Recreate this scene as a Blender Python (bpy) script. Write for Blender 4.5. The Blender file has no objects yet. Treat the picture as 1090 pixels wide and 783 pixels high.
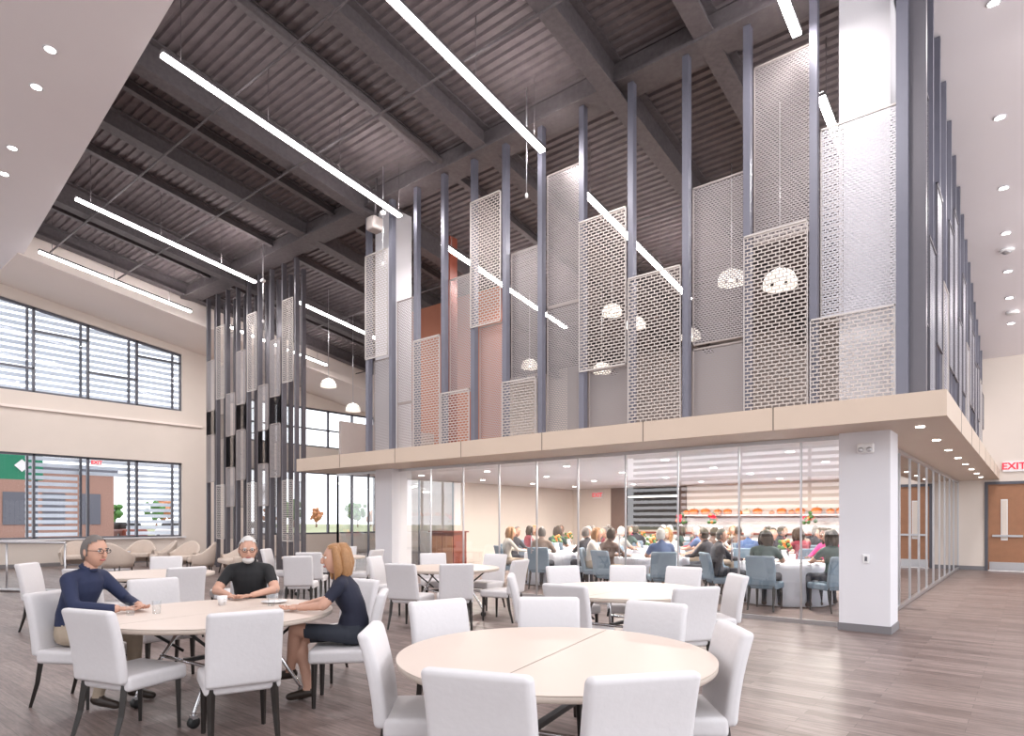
import bpy, math, random
import numpy as np
from mathutils import Vector, Matrix
random.seed(7)
SC=bpy.context.scene
YAW=math.radians(39.3); SN=math.sin(YAW); CS=math.cos(YAW)
def W(a,b):
    """floor plan grid of the loose furniture (rotated 39.3 deg to the building) -> world XY"""
    return (-SN*a+CS*b, CS*a+SN*b)

# ------------------------------------------------------------------ materials
def mat(name,col,rough=0.6,metal=0.0,var=0.0,scale=8.0,bump=0.0,emit=0.0,spec=0.5):
    m=bpy.data.materials.new(name); m.use_nodes=True
    nt=m.node_tree; b=nt.nodes['Principled BSDF']
    b.inputs['Roughness'].default_value=rough; b.inputs['Metallic'].default_value=metal
    b.inputs['Specular IOR Level'].default_value=spec
    b.inputs['Base Color'].default_value=(*col,1)
    if emit>0:
        b.inputs['Emission Color'].default_value=(*col,1); b.inputs['Emission Strength'].default_value=emit
    if var>0 or bump>0:
        tc=nt.nodes.new('ShaderNodeTexCoord'); n=nt.nodes.new('ShaderNodeTexNoise')
        n.inputs['Scale'].default_value=scale; n.inputs['Detail'].default_value=4
        nt.links.new(tc.outputs['Object'],n.inputs['Vector'])
        if var>0:
            r=nt.nodes.new('ShaderNodeMapRange'); r.inputs['To Min'].default_value=1-var; r.inputs['To Max'].default_value=1+var
            nt.links.new(n.outputs['Fac'],r.inputs['Value'])
            v=nt.nodes.new('ShaderNodeVectorMath'); v.operation='SCALE'; v.inputs[0].default_value=col
            nt.links.new(r.outputs['Result'],v.inputs['Scale']); nt.links.new(v.outputs['Vector'],b.inputs['Base Color'])
        if bump>0:
            bp=nt.nodes.new('ShaderNodeBump'); bp.inputs['Strength'].default_value=bump; bp.inputs['Distance'].default_value=0.01
            nt.links.new(n.outputs['Fac'],bp.inputs['Height']); nt.links.new(bp.outputs['Normal'],b.inputs['Normal'])
    return m

def brickmat(name,axis,w,h,mort,col,rough=0.45):
    """perforated metal: brick bond openings"""
    m=bpy.data.materials.new(name); m.use_nodes=True; nt=m.node_tree
    b=nt.nodes['Principled BSDF']; out=nt.nodes['Material Output']
    b.inputs['Base Color'].default_value=(*col,1); b.inputs['Roughness'].default_value=rough; b.inputs['Metallic'].default_value=0.3
    tc=nt.nodes.new('ShaderNodeTexCoord'); s=nt.nodes.new('ShaderNodeSeparateXYZ'); c=nt.nodes.new('ShaderNodeCombineXYZ')
    nt.links.new(tc.outputs['Object'],s.inputs[0])
    nt.links.new(s.outputs[axis],c.inputs[0]); nt.links.new(s.outputs[2],c.inputs[1])
    br=nt.nodes.new('ShaderNodeTexBrick'); br.inputs['Scale'].default_value=1
    br.inputs['Brick Width'].default_value=w; br.inputs['Row Height'].default_value=h
    br.inputs['Mortar Size'].default_value=mort; br.inputs['Mortar Smooth'].default_value=0
    nt.links.new(c.outputs[0],br.inputs['Vector'])
    tr=nt.nodes.new('ShaderNodeBsdfTransparent'); mx=nt.nodes.new('ShaderNodeMixShader')
    nt.links.new(br.outputs['Fac'],mx.inputs[0]); nt.links.new(tr.outputs[0],mx.inputs[1]); nt.links.new(b.outputs[0],mx.inputs[2])
    nt.links.new(mx.outputs[0],out.inputs[0])
    return m

def glassmat(name,tint=(0.93,0.97,0.96),refl=1.0,solid=False):
    m=bpy.data.materials.new(name); m.use_nodes=True; nt=m.node_tree
    nt.nodes.remove(nt.nodes['Principled BSDF']); out=nt.nodes['Material Output']
    tr=nt.nodes.new('ShaderNodeBsdfTransparent'); tr.inputs[0].default_value=(*tint,1)
    gl=nt.nodes.new('ShaderNodeBsdfGlossy'); gl.inputs['Roughness'].default_value=0.01
    if solid:
        fr=nt.nodes.new('ShaderNodeLayerWeight'); fr.inputs['Blend'].default_value=0.3; fo=fr.outputs['Facing']
    else:
        fr=nt.nodes.new('ShaderNodeFresnel'); fr.inputs['IOR'].default_value=1.5; fo=fr.outputs[0]
    mu=nt.nodes.new('ShaderNodeMath'); mu.operation='MULTIPLY'; mu.inputs[1].default_value=refl; mu.use_clamp=True
    mx=nt.nodes.new('ShaderNodeMixShader')
    nt.links.new(fo,mu.inputs[0]); nt.links.new(mu.outputs[0],mx.inputs[0])
    nt.links.new(tr.outputs[0],mx.inputs[1]); nt.links.new(gl.outputs[0],mx.inputs[2]); nt.links.new(mx.outputs[0],out.inputs[0])
    return m

def translucent(name,col):
    m=bpy.data.materials.new(name); m.use_nodes=True; nt=m.node_tree
    nt.nodes.remove(nt.nodes['Principled BSDF']); out=nt.nodes['Material Output']
    a=nt.nodes.new('ShaderNodeBsdfDiffuse'); a.inputs[0].default_value=(*col,1)
    t=nt.nodes.new('ShaderNodeBsdfTranslucent'); t.inputs[0].default_value=(*col,1)
    mx=nt.nodes.new('ShaderNodeMixShader'); mx.inputs[0].default_value=.45
    nt.links.new(a.outputs[0],mx.inputs[1]); nt.links.new(t.outputs[0],mx.inputs[2]); nt.links.new(mx.outputs[0],out.inputs[0])
    return m

def floormat():
    m=bpy.data.materials.new('wood_plank_floor'); m.use_nodes=True; nt=m.node_tree; b=nt.nodes['Principled BSDF']
    tc=nt.nodes.new('ShaderNodeTexCoord')
    br=nt.nodes.new('ShaderNodeTexBrick'); br.inputs['Scale'].default_value=1
    br.inputs['Brick Width'].default_value=1.0; br.inputs['Row Height'].default_value=0.125
    br.inputs['Mortar Size'].default_value=0.0018; br.inputs['Mortar Smooth'].default_value=0.2
    br.inputs['Color1'].default_value=(0.150,0.108,0.098,1); br.inputs['Color2'].default_value=(0.245,0.187,0.172,1); br.inputs['Mortar'].default_value=(0.08,0.06,0.055,1)
    br.offset=0.37
    nt.links.new(tc.outputs['Object'],br.inputs['Vector'])
    mp=nt.nodes.new('ShaderNodeMapping'); mp.inputs['Scale'].default_value=(2.4,22,1)
    nt.links.new(tc.outputs['Object'],mp.inputs[0])
    n=nt.nodes.new('ShaderNodeTexNoise'); n.inputs['Scale'].default_value=1.5; n.inputs['Detail'].default_value=9; n.inputs['Roughness'].default_value=0.7
    nt.links.new(mp.outputs[0],n.inputs['Vector'])
    r=nt.nodes.new('ShaderNodeMapRange'); r.inputs['From Min'].default_value=0.3; r.inputs['From Max'].default_value=0.7
    r.inputs['To Min'].default_value=0.52; r.inputs['To Max'].default_value=1.5
    nt.links.new(n.outputs['Fac'],r.inputs['Value'])
    v=nt.nodes.new('ShaderNodeVectorMath'); v.operation='SCALE'
    nt.links.new(br.outputs['Color'],v.inputs[0]); nt.links.new(r.outputs['Result'],v.inputs['Scale']); nt.links.new(v.outputs['Vector'],b.inputs['Base Color'])
    b.inputs['Roughness'].default_value=0.42
    bp=nt.nodes.new('ShaderNodeBump'); bp.inputs['Strength'].default_value=0.15; bp.inputs['Distance'].default_value=0.004
    nt.links.new(n.outputs['Fac'],bp.inputs['Height']); nt.links.new(bp.outputs['Normal'],b.inputs['Normal'])
    return m

M={}
M['floor']=floormat()
M['wall']=mat('warm_white_paint',(0.75,0.665,0.60),0.8,var=0.03,scale=2)
M['white']=mat('white_paint',(0.74,0.725,0.755),0.75,var=0.02,scale=2)
M['ceilw']=mat('ceiling_paint',(0.92,0.87,0.89),0.85,var=0.02,scale=1)
M['soffit']=mat('soffit_paint',(0.90,0.80,0.74),0.85,var=0.02,scale=1)
M['deck']=mat('dark_steel_deck',(0.16,0.134,0.140),0.7,var=0.35,scale=5,bump=0.3)
M['beam']=mat('dark_painted_steel',(0.118,0.102,0.108),0.65,var=0.4,scale=14,bump=0.6)
M['post']=mat('blue_grey_steel',(0.155,0.155,0.195),0.4,metal=0.2,var=0.05)
M['postd']=mat('dark_grey_steel',(0.13,0.122,0.14),0.4,metal=0.2,var=0.05)
M['pframe']=mat('panel_edge_steel',(0.52,0.48,0.46),0.4,metal=0.2)
M['canopy']=mat('tan_metal_panel',(0.58,0.465,0.375),0.5,var=0.03,scale=2)
M['seam']=mat('panel_joint',(0.2,0.16,0.13),0.8)
M['frame']=mat('window_frame_grey',(0.11,0.11,0.13),0.4,metal=0.3)
M['alum']=mat('brushed_aluminium',(0.6,0.6,0.62),0.3,metal=0.9)
M['chrome']=mat('chrome',(0.7,0.7,0.72),0.15,metal=1.0)
M['glass']=glassmat('clear_glass',(0.96,0.98,0.98),3.6)
M['wglass']=glassmat('window_glass',(0.97,0.985,1.0),0.5)
M['tglass']=glassmat('glassware',(0.95,0.97,0.98),0.5,True)
M['lite']=mat('lamp_diffuser',(1.0,0.96,0.95),0.5,emit=14)
M['down']=mat('downlight_lens',(1.0,0.97,0.93),0.5,emit=9)
M['panel_l']=mat('lamp_glow',(1.0,0.93,0.84),0.5,emit=4)
M['terra']=mat('terracotta_paint',(0.40,0.155,0.095),0.8,var=0.05)
M['greyw']=mat('grey_paint',(0.36,0.315,0.30),0.8,var=0.04)
M['base']=mat('grey_baseboard',(0.2,0.19,0.2),0.5)
M['uph']=mat('white_upholstery',(0.68,0.655,0.665),0.75,var=0.03,scale=30,bump=0.15)
M['blue']=mat('blue_upholstery',(0.22,0.30,0.38),0.7,var=0.06,scale=20)
M['beigeu']=mat('beige_upholstery',(0.62,0.52,0.45),0.8,var=0.06,scale=20,bump=0.1)
M['leg']=mat('dark_wood_leg',(0.02,0.016,0.014),0.35)
M['ttop']=mat('cream_laminate',(0.66,0.555,0.49),0.42,var=0.02,scale=3,spec=.3)
M['tedge']=mat('laminate_edge',(0.5,0.42,0.36),0.5)
M['black']=mat('black_plastic',(0.015,0.015,0.016),0.4)
M['cloth']=mat('white_tablecloth',(0.76,0.79,0.88),0.9,var=0.04)
M['wood']=mat('door_wood',(0.36,0.17,0.09),0.45,var=0.15,scale=6)
M['cab']=mat('mahogany_wood',(0.20,0.05,0.03),0.4,var=0.2,scale=5)
M['red']=mat('exit_red',(0.75,0.03,0.06),0.5,emit=0.6)
M['signw']=mat('sign_white',(0.85,0.84,0.84),0.5)
M['lampw']=mat('lamp_shade_cream',(0.85,0.80,0.74),0.5,emit=0.35)
M['orange']=mat('pumpkin_orange',(0.72,0.20,0.03),0.5,var=0.15,scale=12)
M['cream']=mat('pumpkin_cream',(0.8,0.68,0.48),0.5,var=0.1)
M['green']=mat('leaf_green',(0.07,0.17,0.04),0.7,var=0.3,scale=12)
M['gsign']=mat('sign_green',(0.02,0.22,0.12),0.6)
M['brick']=mat('brown_brick',(0.30,0.17,0.13),0.9,var=0.2,scale=14)
M['grass']=mat('dry_grass',(0.26,0.27,0.15),0.95,var=0.3,scale=.3)
M['asph']=mat('asphalt',(0.35,0.35,0.37),0.9,var=0.1)
M['bounce']=mat('pale_bounce_paving',(0.68,0.66,0.64),0.9,var=0.06,scale=1)  # pale ground added to bounce daylight up onto the ceilings
M['autumn']=mat('autumn_leaves',(0.45,0.20,0.10),0.9,var=0.35,scale=5)
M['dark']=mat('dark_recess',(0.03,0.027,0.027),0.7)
M['tile']=mat('white_tile',(0.74,0.71,0.71),0.3,var=0.3,scale=25)
M['bronze']=mat('brown_wall_panel',(0.16,0.10,0.08),0.6,var=0.1)
M['louv']=translucent('fritted_glass_louver',(0.80,0.83,0.88))
M['coarse_x']=brickmat('perforated_panel_wide',0,0.098,0.052,0.0082,(0.50,0.445,0.415))
M['fine_x']=brickmat('perforated_panel_small',0,0.056,0.032,0.0078,(0.36,0.325,0.325))
M['coarse_y']=brickmat('perforated_panel_wide_side',1,0.098,0.052,0.0095,(0.46,0.44,0.48))
M['fine_y']=brickmat('perforated_panel_small_side',1,0.060,0.034,0.0085,(0.38,0.375,0.42))
M['lite_x']=brickmat('perforated_panel_pale',0,0.060,0.034,0.0085,(0.52,0.505,0.54))

# ------------------------------------------------------------------ mesh builder
class MB:
    def __init__(s): s.v=[]; s.f=[]; s.m=[]; s.sm=[]; s.mats=[]
    def mi(s,m):
        m=M[m] if isinstance(m,str) else m
        if m not in s.mats: s.mats.append(m)
        return s.mats.index(m)
    def add(s,vs,fs,m,T=None,smooth=False):
        o=len(s.v); k=s.mi(m)
        for p in vs:
            p=Vector(p)
            if T is not None: p=T@p
            s.v.append(tuple(p))
        for f in fs: s.f.append([i+o for i in f]); s.m.append(k); s.sm.append(smooth)
        return s
    def box(s,x0,x1,y0,y1,z0,z1,m,T=None):
        vs=[(x,y,z) for x in(x0,x1) for y in(y0,y1) for z in(z0,z1)]
        fs=[(0,1,3,2),(4,6,7,5),(0,4,5,1),(2,3,7,6),(0,2,6,4),(1,5,7,3)]
        return s.add(vs,fs,m,T)
    def prism_x(s,x0,x1,yz,m):
        n=len(yz); vs=[(x0,y,z) for y,z in yz]+[(x1,y,z) for y,z in yz]
        fs=[tuple(range(n))[::-1],tuple(range(n,2*n))]+[(i,(i+1)%n,n+(i+1)%n,n+i) for i in range(n)]
        return s.add(vs,fs,m)
    def prism_z(s,xy,z0,z1,m):
        n=len(xy); vs=[(x,y,z0) for x,y in xy]+[(x,y,z1) for x,y in xy]
        fs=[tuple(range(n))[::-1],tuple(range(n,2*n))]+[(i,(i+1)%n,n+(i+1)%n,n+i) for i in range(n)]
        return s.add(vs,fs,m)
    def rbox(s,c,size,r,m,T=None,seg=3,warp=None,mid=4):
        hx=[a/2 for a in size]
        def line(h):
            a=[-h+r*i/seg for i in range(seg)]+[-(h-r)+2*(h-r)*i/mid for i in range(mid)]
            return a+[(h-r)+r*i/seg for i in range(seg+1)]
        L=[line(h) for h in hx]; vs=[]; fs=[]
        def proj(p):
            q=[max(-(hx[i]-r),min(hx[i]-r,p[i])) for i in range(3)]
            d=Vector([p[i]-q[i] for i in range(3)])
            if d.length>1e-9: d=d.normalized()*r
            v=Vector(q)+d+Vector(c)
            return warp(v) if warp else v
        for ax in range(3):
            b,e=[(1,2),(2,0),(0,1)][ax]
            for sg in(-1,1):
                o=len(vs); nb=len(L[b]); ne=len(L[e])
                for i in L[b]:
                    for j in L[e]:
                        p=[0,0,0]; p[ax]=sg*hx[ax]; p[b]=i; p[e]=j; vs.append(proj(p))
                for i in range(nb-1):
                    for j in range(ne-1):
                        q=(o+i*ne+j,o+(i+1)*ne+j,o+(i+1)*ne+j+1,o+i*ne+j+1)
                        fs.append(q if sg>0 else q[::-1])
        return s.add(vs,fs,m,T,True)
    def tube(s,pts,rad,m,n=10,T=None,round_ends=False,smooth=True):
        pts=[Vector(p) for p in pts]
        if not isinstance(rad,(list,tuple)): rad=[rad]*len(pts)
        rad=list(rad)
        if round_ends:
            a=(pts[0]-pts[1]).normalized(); b=(pts[-1]-pts[-2]).normalized()
            r0=rad[0]; r1=rad[-1]
            pts=[pts[0]+a*r0*.97,pts[0]+a*r0*.75]+pts+[pts[-1]+b*r1*.75,pts[-1]+b*r1*.97]
            rad=[r0*.22,r0*.66]+rad+[r1*.66,r1*.22]
        vs=[];fs=[];N=len(pts); up=None
        for i,p in enumerate(pts):
            t=(pts[min(i+1,N-1)]-pts[max(i-1,0)]).normalized()
            if up is None:
                up=Vector((0,0,1)) if abs(t.z)<.9 else Vector((1,0,0))
            a=t.cross(up).normalized(); b=a.cross(t).normalized(); up=b
            for k in range(n):
                an=2*math.pi*k/n; vs.append(p+(a*math.cos(an)+b*math.sin(an))*rad[i])
        for i in range(N-1):
            for k in range(n):
                fs.append((i*n+k,i*n+(k+1)%n,(i+1)*n+(k+1)%n,(i+1)*n+k))
        fs.append(tuple(range(n))[::-1]); fs.append(tuple(range((N-1)*n,N*n)))
        return s.add(vs,fs,m,T,smooth)
    def sph(s,c,r,m,nu=14,nv=9,T=None,fn=None,keep=None):
        if not isinstance(r,(list,tuple)): r=(r,r,r)
        vs=[(0,0,1)]
        for j in range(1,nv):
            th=math.pi*j/nv
            for i in range(nu):
                ph=2*math.pi*i/nu; vs.append((math.sin(th)*math.cos(ph),math.sin(th)*math.sin(ph),math.cos(th)))
        vs.append((0,0,-1)); fs=[]
        for i in range(nu): fs.append((0,1+i,1+(i+1)%nu))
        for j in range(nv-2):
            for i in range(nu):
                a=1+j*nu+i; b=1+j*nu+(i+1)%nu; fs.append((a,a+nu,b+nu,b))
        l=len(vs)-1
        for i in range(nu): fs.append((l,1+(nv-2)*nu+(i+1)%nu,1+(nv-2)*nu+i))
        out=[]
        for p in vs:
            p=Vector((p[0]*r[0],p[1]*r[1],p[2]*r[2]))
            if fn: p=fn(p)
            out.append(p+Vector(c))
        if keep:
            fs=[f for f in fs if keep(sum((out[i] for i in f),Vector())/len(f)-Vector(c))]
        return s.add(out,fs,m,T,True)
    def lathe(s,prof,c,m,n=32,T=None,smooth=True,fn=None,cap=True):
        vs=[];fs=[];N=len(prof)
        for r,z in prof:
            for k in range(n):
                a=2*math.pi*k/n; rr=r*(fn(a,z) if fn else 1)
                vs.append((c[0]+rr*math.cos(a),c[1]+rr*math.sin(a),c[2]+z))
        for i in range(N-1):
            for k in range(n): fs.append((i*n+k,i*n+(k+1)%n,(i+1)*n+(k+1)%n,(i+1)*n+k))
        fs.append(tuple(range(n))[::-1])
        if cap: fs.append(tuple(range((N-1)*n,N*n)))
        return s.add(vs,fs,m,T,smooth)
    def mesh(s,name):
        me=bpy.data.meshes.new(name); me.from_pydata(s.v,[],s.f)
        for m in s.mats: me.materials.append(m)
        me.polygons.foreach_set('material_index',s.m); me.polygons.foreach_set('use_smooth',s.sm)
        me.update(); return me
    def obj(s,name,loc=(0,0,0),rz=0,parent=None):
        return place(s.mesh(name),name,loc,rz,parent)
def place(me,name,loc=(0,0,0),rz=0,parent=None,scale=None):
    o=bpy.data.objects.new(name,me); SC.collection.objects.link(o)
    o.location=loc; o.rotation_euler=(0,0,rz)
    if scale: o.scale=scale
    if parent: o.parent=parent
    return o
def face_to(vx,vy): return math.atan2(-vx,vy)

# ------------------------------------------------------------------ building geometry
SL=0.15
def zd(y): return 9.15+SL*(9-y)          # roof deck
def zr(y): return 9.34-0.254*(y-11.4)    # white ceiling east of the screen
XL=-24.4; YB=20.5; YE=23.5

b=MB(); b.box(-220,-27,-120,140,-0.3,-0.14,'grass'); b.box(-27,60,-90,140,-0.3,-0.14,'bounce'); b.box(-60,-28,-60,60,-0.139,-0.125,'asph'); b.obj('ground_lawn')  # second box is the added bounce surface around the building
MB().box(XL,7,-6,YE,-0.12,0,'floor').obj('floor')

# roof deck corrugated
def deck(x0,x1,y0,y1,name):
    b=MB(); y=y0
    prof=[]
    while y<y1:
        prof+=[(y,zd(y)),(y+.08,zd(y)),(y+.095,zd(y)+.025),(y+.145,zd(y)+.025)]; y+=.16
    vs=[];fs=[]
    for i,(a,z) in enumerate(prof): vs+=[(x0,a,z),(x1,a,z)]
    for i in range(len(prof)-1): fs.append((2*i,2*i+2,2*i+3,2*i+1))
    b.add(vs,fs,'deck'); b.prism_x(x0,x1,[(y0,zd(y0)+.1),(y1,zd(y1)+.1),(y1,zd(y1)+.3),(y0,zd(y0)+.3)],'deck')
    b.obj(name)
deck(-21.5,-1.35,2.4,YB,'ceiling_roof_deck')
def ibeam_y(x,y0,y1,dep,w,name,drop=0):
    b=MB()
    def seg(xa,xb,t0,t1): b.prism_x(xa,xb,[(y0,zd(y0)-t1-drop),(y1,zd(y1)-t1-drop),(y1,zd(y1)-t0-drop),(y0,zd(y0)-t0-drop)],'beam')
    seg(x-w/2,x+w/2,0,.03); seg(x-w/2,x+w/2,dep-.03,dep); seg(x-.02,x+.02,.03,dep-.03)
    b.obj(name)
for x in(-3.8,-5.4,-8.3,-11.9,-14.4,-18.3,-21.2): ibeam_y(x,2.6,YB-.01,.6 if x in(-5.4,-11.9,-18.3) else .4,.30,'roof_beam')
for x in(-9.6,-13.2,-16.0,-19.6): ibeam_y(x,2.6,YB-.01,.2,.14,'roof_joist')
# girder along the screen line
b=MB(); b.box(-21.4,-1.3,9.25,9.6,8.72,9.06,'beam'); b.box(-21.4,-1.3,9.15,9.7,8.68,8.74,'beam'); b.obj('roof_girder')
for y in(5.6,7.3,12.4,16): 
    MB().tube([(-21.3,y,zd(y)-.66),(-1.45,y,zd(y)-.66)],.022,'beam',8).obj('sprinkler_pipe')
MB().tube([(-9.2,4.1,zd(4.1)-.45),(-9.2,9,zd(9)-.45)],.06,'beam',12).obj('conduit_pipe')

# white ceiling over the seating side
e0=(XL,5.3);e1=(1.0,2.95)
b=MB(); b.prism_z([e0,(XL,-6),(1.0,-6),e1],8.8,9.0,'ceilw')
b.prism_z([e0,e1,(1.0,2.75),(XL,5.1)],9.0,10.6,'ceilw'); b.obj('ceiling_west')
# sloped soffit beside windows
b=MB(); b.prism_x(XL,-21.45,[(4.9,8.77),(YB,8.77-.16*(YB-4.9)),(YB,9.2),(4.9,10.4)],'soffit'); b.obj('ceiling_window_soffit')
# east white ceiling
b=MB(); b.prism_x(-1.28,7,[(3,zr(3)),(YE,zr(YE)),(YE,zr(YE)+.25),(3,zr(3)+.25)],'ceilw'); b.obj('ceiling_east')
b=MB(); b.prism_x(-1.42,-1.3,[(9.3,8.6),(YE,8.6-.254*(YE-9.3)),(YE,zr(YE)+.2),(9.3,zr(9.3)+.2)],'beam'); b.obj('trim_roof_edge')

# ---- west window wall
ZW=lambda y:8.36-.135*(y-5.1)
b=MB()
b.box(XL-.3,XL,-6,YE,0,.87,'wall'); b.box(XL-.3,XL,-6,YE,3.6,4.7,'wall')
b.box(XL-.3,XL,-6,13,4.7,5.52,'wall')
b.prism_x(XL-.3,XL,[(-6,ZW(-6)),(10.5,ZW(10.5)),(10.5,10.4),(-6,10.4)],'wall')
b.box(XL-.3,XL,10.5,13,.87,3.6,'wall'); b.box(XL-.3,XL,10.5,13,5.52,10,'wall')
b.box(XL-.3,XL,19.5,YE,.87,3.6,'wall'); b.box(XL-.3,XL,19.5,YE,4.7,9,'wall'); b.box(XL-.3,XL,13,19.5,6.4,9,'wall')
b.obj('wall_west')
b=MB(); b.box(XL,XL+.12,-2,10.6,.84,.89,'white'); b.obj('trim_window_sill')
b=MB(); b.box(XL,XL+.10,-2,11.2,4.97,5.05,'soffit'); b.obj('trim_wall_ledge')
b=MB(); b.box(XL,XL+.02,-6,13,.0,.12,'base'); b.obj('baseboard_west')
# window frames
def win_w(name,y0,y1,z0,z1f,divs,hor):
    b=MB(); x0,x1=XL-.2,XL-.08
    for y in divs: b.box(x0,x1,y-.035,y+.035,z0,z1f(y),'frame')
    b.box(x0,x1,y0,y1,z0,z0+.07,'frame')
    b.prism_x(x0,x1,[(y0,z1f(y0)-.07),(y1,z1f(y1)-.07),(y1,z1f(y1)),(y0,z1f(y0))],'frame')
    for (a,c,z) in hor: b.box(x0,x1,a,c,z-.03,z+.03,'frame')
    b.add([(XL-.14,y0,z0),(XL-.14,y1,z0),(XL-.14,y1,z1f(y1)),(XL-.14,y0,z1f(y0))],[(0,1,2,3)],'wglass')
    b.obj(name)
dv=[-6+1.5*i for i in range(12)]
win_w('window_1',-6,10.5,5.52,ZW,dv,[(4.5,6,6.3),(6,7.5,7.5),(7.5,9,6.45),(9,10.5,7.3),(3,4.5,7.4)])
win_w('window_2',-6,10.5,.87,lambda y:3.6,dv,[])
win_w('window_3',13,19.5,.87,lambda y:3.6,[13+1.3*i for i in range(6)],[])
win_w('window_4',13,19.5,4.7,lambda y:6.4,[13+1.3*i for i in range(6)],[(13,19.5,5.5)])
# exterior sun louvres
b=MB(); z=5.5
while z<8.9:
    b.box(XL-1.05,XL-.98,-6,11,z,z+.12,'louv'); z+=.21
z=.95
while z<3.6:
    b.box(XL-1.05,XL-.98,6.0,7.45,z,z+.12,'louv'); b.box(XL-1.05,XL-.98,9.0,10.9,z,z+.12,'louv')
    if z>2.9: b.box(XL-1.05,XL-.98,7.45,9.0,z,z+.12,'louv')
    z+=.21
for y in(6,7.5,9,10.5): b.box(XL-.9,XL-.8,y-.03,y+.03,0,9,'frame')
b.obj('sun_louver')
# outdoors
b=MB(); b.box(-60,-48,9.5,16.2,-.12,4.6,'brick'); b.box(-60.2,-47.8,9.4,16.4,4.6,4.9,'frame')
for y in(10.2,12.2,14.2): b.box(-47.99,-47.95,y,y+1.2,1.2,3.2,'frame')
b.obj('brick_building')
b=MB(); b.box(-31.2,-31,6.2,7.9,3.1,4.2,'gsign'); b.tube([(-31.1,6.4,-.12),(-31.1,6.4,3.2)],.06,'frame'); b.tube([(-31.1,7.7,-.12),(-31.1,7.7,3.2)],.06,'frame')
b.add([(-30.97,6.95,3.65),(-30.97,7.2,3.4),(-30.97,7.45,3.65),(-30.97,7.2,3.9)],[(0,1,2,3)],'signw'); b.obj('street_sign_board')
def tree(x,y,h,m):
    b=MB(); b.tube([(0,0,-.12),(.1,0,h*.4),(0,.1,h*.7)],[.18,.13,.06],'brick')
    rr=random.Random(int(x*10+y))
    for i in range(40):
        a=rr.random()*6.28; r=rr.random()*h*.3; q=h*(.05+.07*rr.random())
        b.sph((r*math.cos(a),r*math.sin(a),h*(.32+.55*rr.random())),q,m,9,6)
    b.obj('autumn_tree' if m=='autumn' else 'green_tree',(x,y,0))
rt=random.Random(4)
for i in range(15): tree(-112-rt.random()*12,34+i*5.2,4+rt.random()*2.2,['autumn','green','green'][i%3])
b=MB()
for i,(x,y,c) in enumerate(((-52,22,'signw'),(-53,25.5,'frame'),(-52,29,'signw'),(-54,19,'cab'))):
    b.rbox((x,y,.45),(4.2,1.75,.75),.2,c); b.rbox((x,y,1.0),(2.3,1.6,.65),.25,'dark')
    for sx in(-1.3,1.3):
        for sy in(-.8,.8): b.lathe([(.3,-.1),(.3,.1)],(0,0,0),'black',16,Matrix.Translation((x+sx,y+sy,.18))@Matrix.Rotation(math.pi/2,4,'X'))
b.obj('parked_car_row')

# ---- north walls
b=MB(); b.box(XL,-1.9,YB,YB+.3,0,2.68,'wall'); b.obj('wall_north_dining')
b=MB(); b.box(XL,-14,YB,YB+.3,2.68,9.3,'wall'); b.box(-14,-1.45,YB,YB+.3,2.98,8.5,'greyw'); b.obj('wall_north_upper')
b=MB(); b.box(-15.2,-11.0,13.2,13.35,2.98,7.9,'terra'); b.obj('wall_mezzanine_accent')
b=MB(); b.box(-11.2,-10.95,11.0,11.25,2.98,8.4,'cab'); b.obj('trim_red_column')
# end wall with door
b=MB(); b.box(-2.1,-1.1,YE,YE+.3,0,zr(YE)+.1,'wall'); b.box(.85,7,YE,YE+.3,0,zr(YE)+.1,'wall'); b.box(-1.1,.85,YE,YE+.3,2.62,zr(YE)+.1,'wall'); b.obj('wall_end')
b=MB(); b.box(-2.1,-1.1,YE-.02,YE,0,.12,'base'); b.obj('baseboard_end')
b=MB()
b.box(-1.1,-1.02,YE-.04,YE+.2,0,2.62,'frame'); b.box(.77,.85,YE-.04,YE+.2,0,2.62,'frame'); b.box(-1.02,.77,YE-.04,YE+.2,2.54,2.62,'frame')
for x0,x1,lx in((-1.02,-.13,-.72),(-.12,.77,.3)):
    b.box(x0,x1,YE+.02,YE+.08,.01,2.54,'wood')
    b.box(lx,lx+.16,YE+.0,YE+.09,.9,2.1,'signw'); b.box(lx+.02,lx+.14,YE-.01,YE+.1,.93,2.07,'wall')
    b.box(x0+.03,x1-.03,YE+.0,YE+.03,.02,.26,'alum'); b.box(x0+.1,x1-.08,YE-.05,YE-.01,1.0,1.06,'alum')
    b.box(x0+.1,x0+.14,YE-.02,YE+.03,1.0,1.06,'alum'); b.box(x1-.12,x1-.08,YE-.02,YE+.03,1.0,1.06,'alum')
b.obj('door_1')
# EXIT sign
def exit_sign(loc,rz,s):
    b=MB(); b.box(-.25*s,.25*s,-.03,.03,-.15*s,.15*s,'signw'); o=b.obj('exit_sign',loc,rz)
    c=bpy.data.curves.new('exit_lettering','FONT'); c.body='EXIT'; c.size=.27*s; c.align_x='CENTER'; c.align_y='CENTER'; c.extrude=.004; c.offset=.006*s
    c.materials.append(M['red']); t=bpy.data.objects.new('exit_lettering',c); SC.collection.objects.link(t); t.parent=o
    t.location=(0,-.036,0); t.rotation_euler=(math.pi/2,0,0)
exit_sign((-.42,YE-.03,3.05),0,1.0)
exit_sign((XL+.03,7.7,3.42),math.pi/2,0.6)
exit_sign((-12.6,YB-.04,2.42),0,.8)

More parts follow.
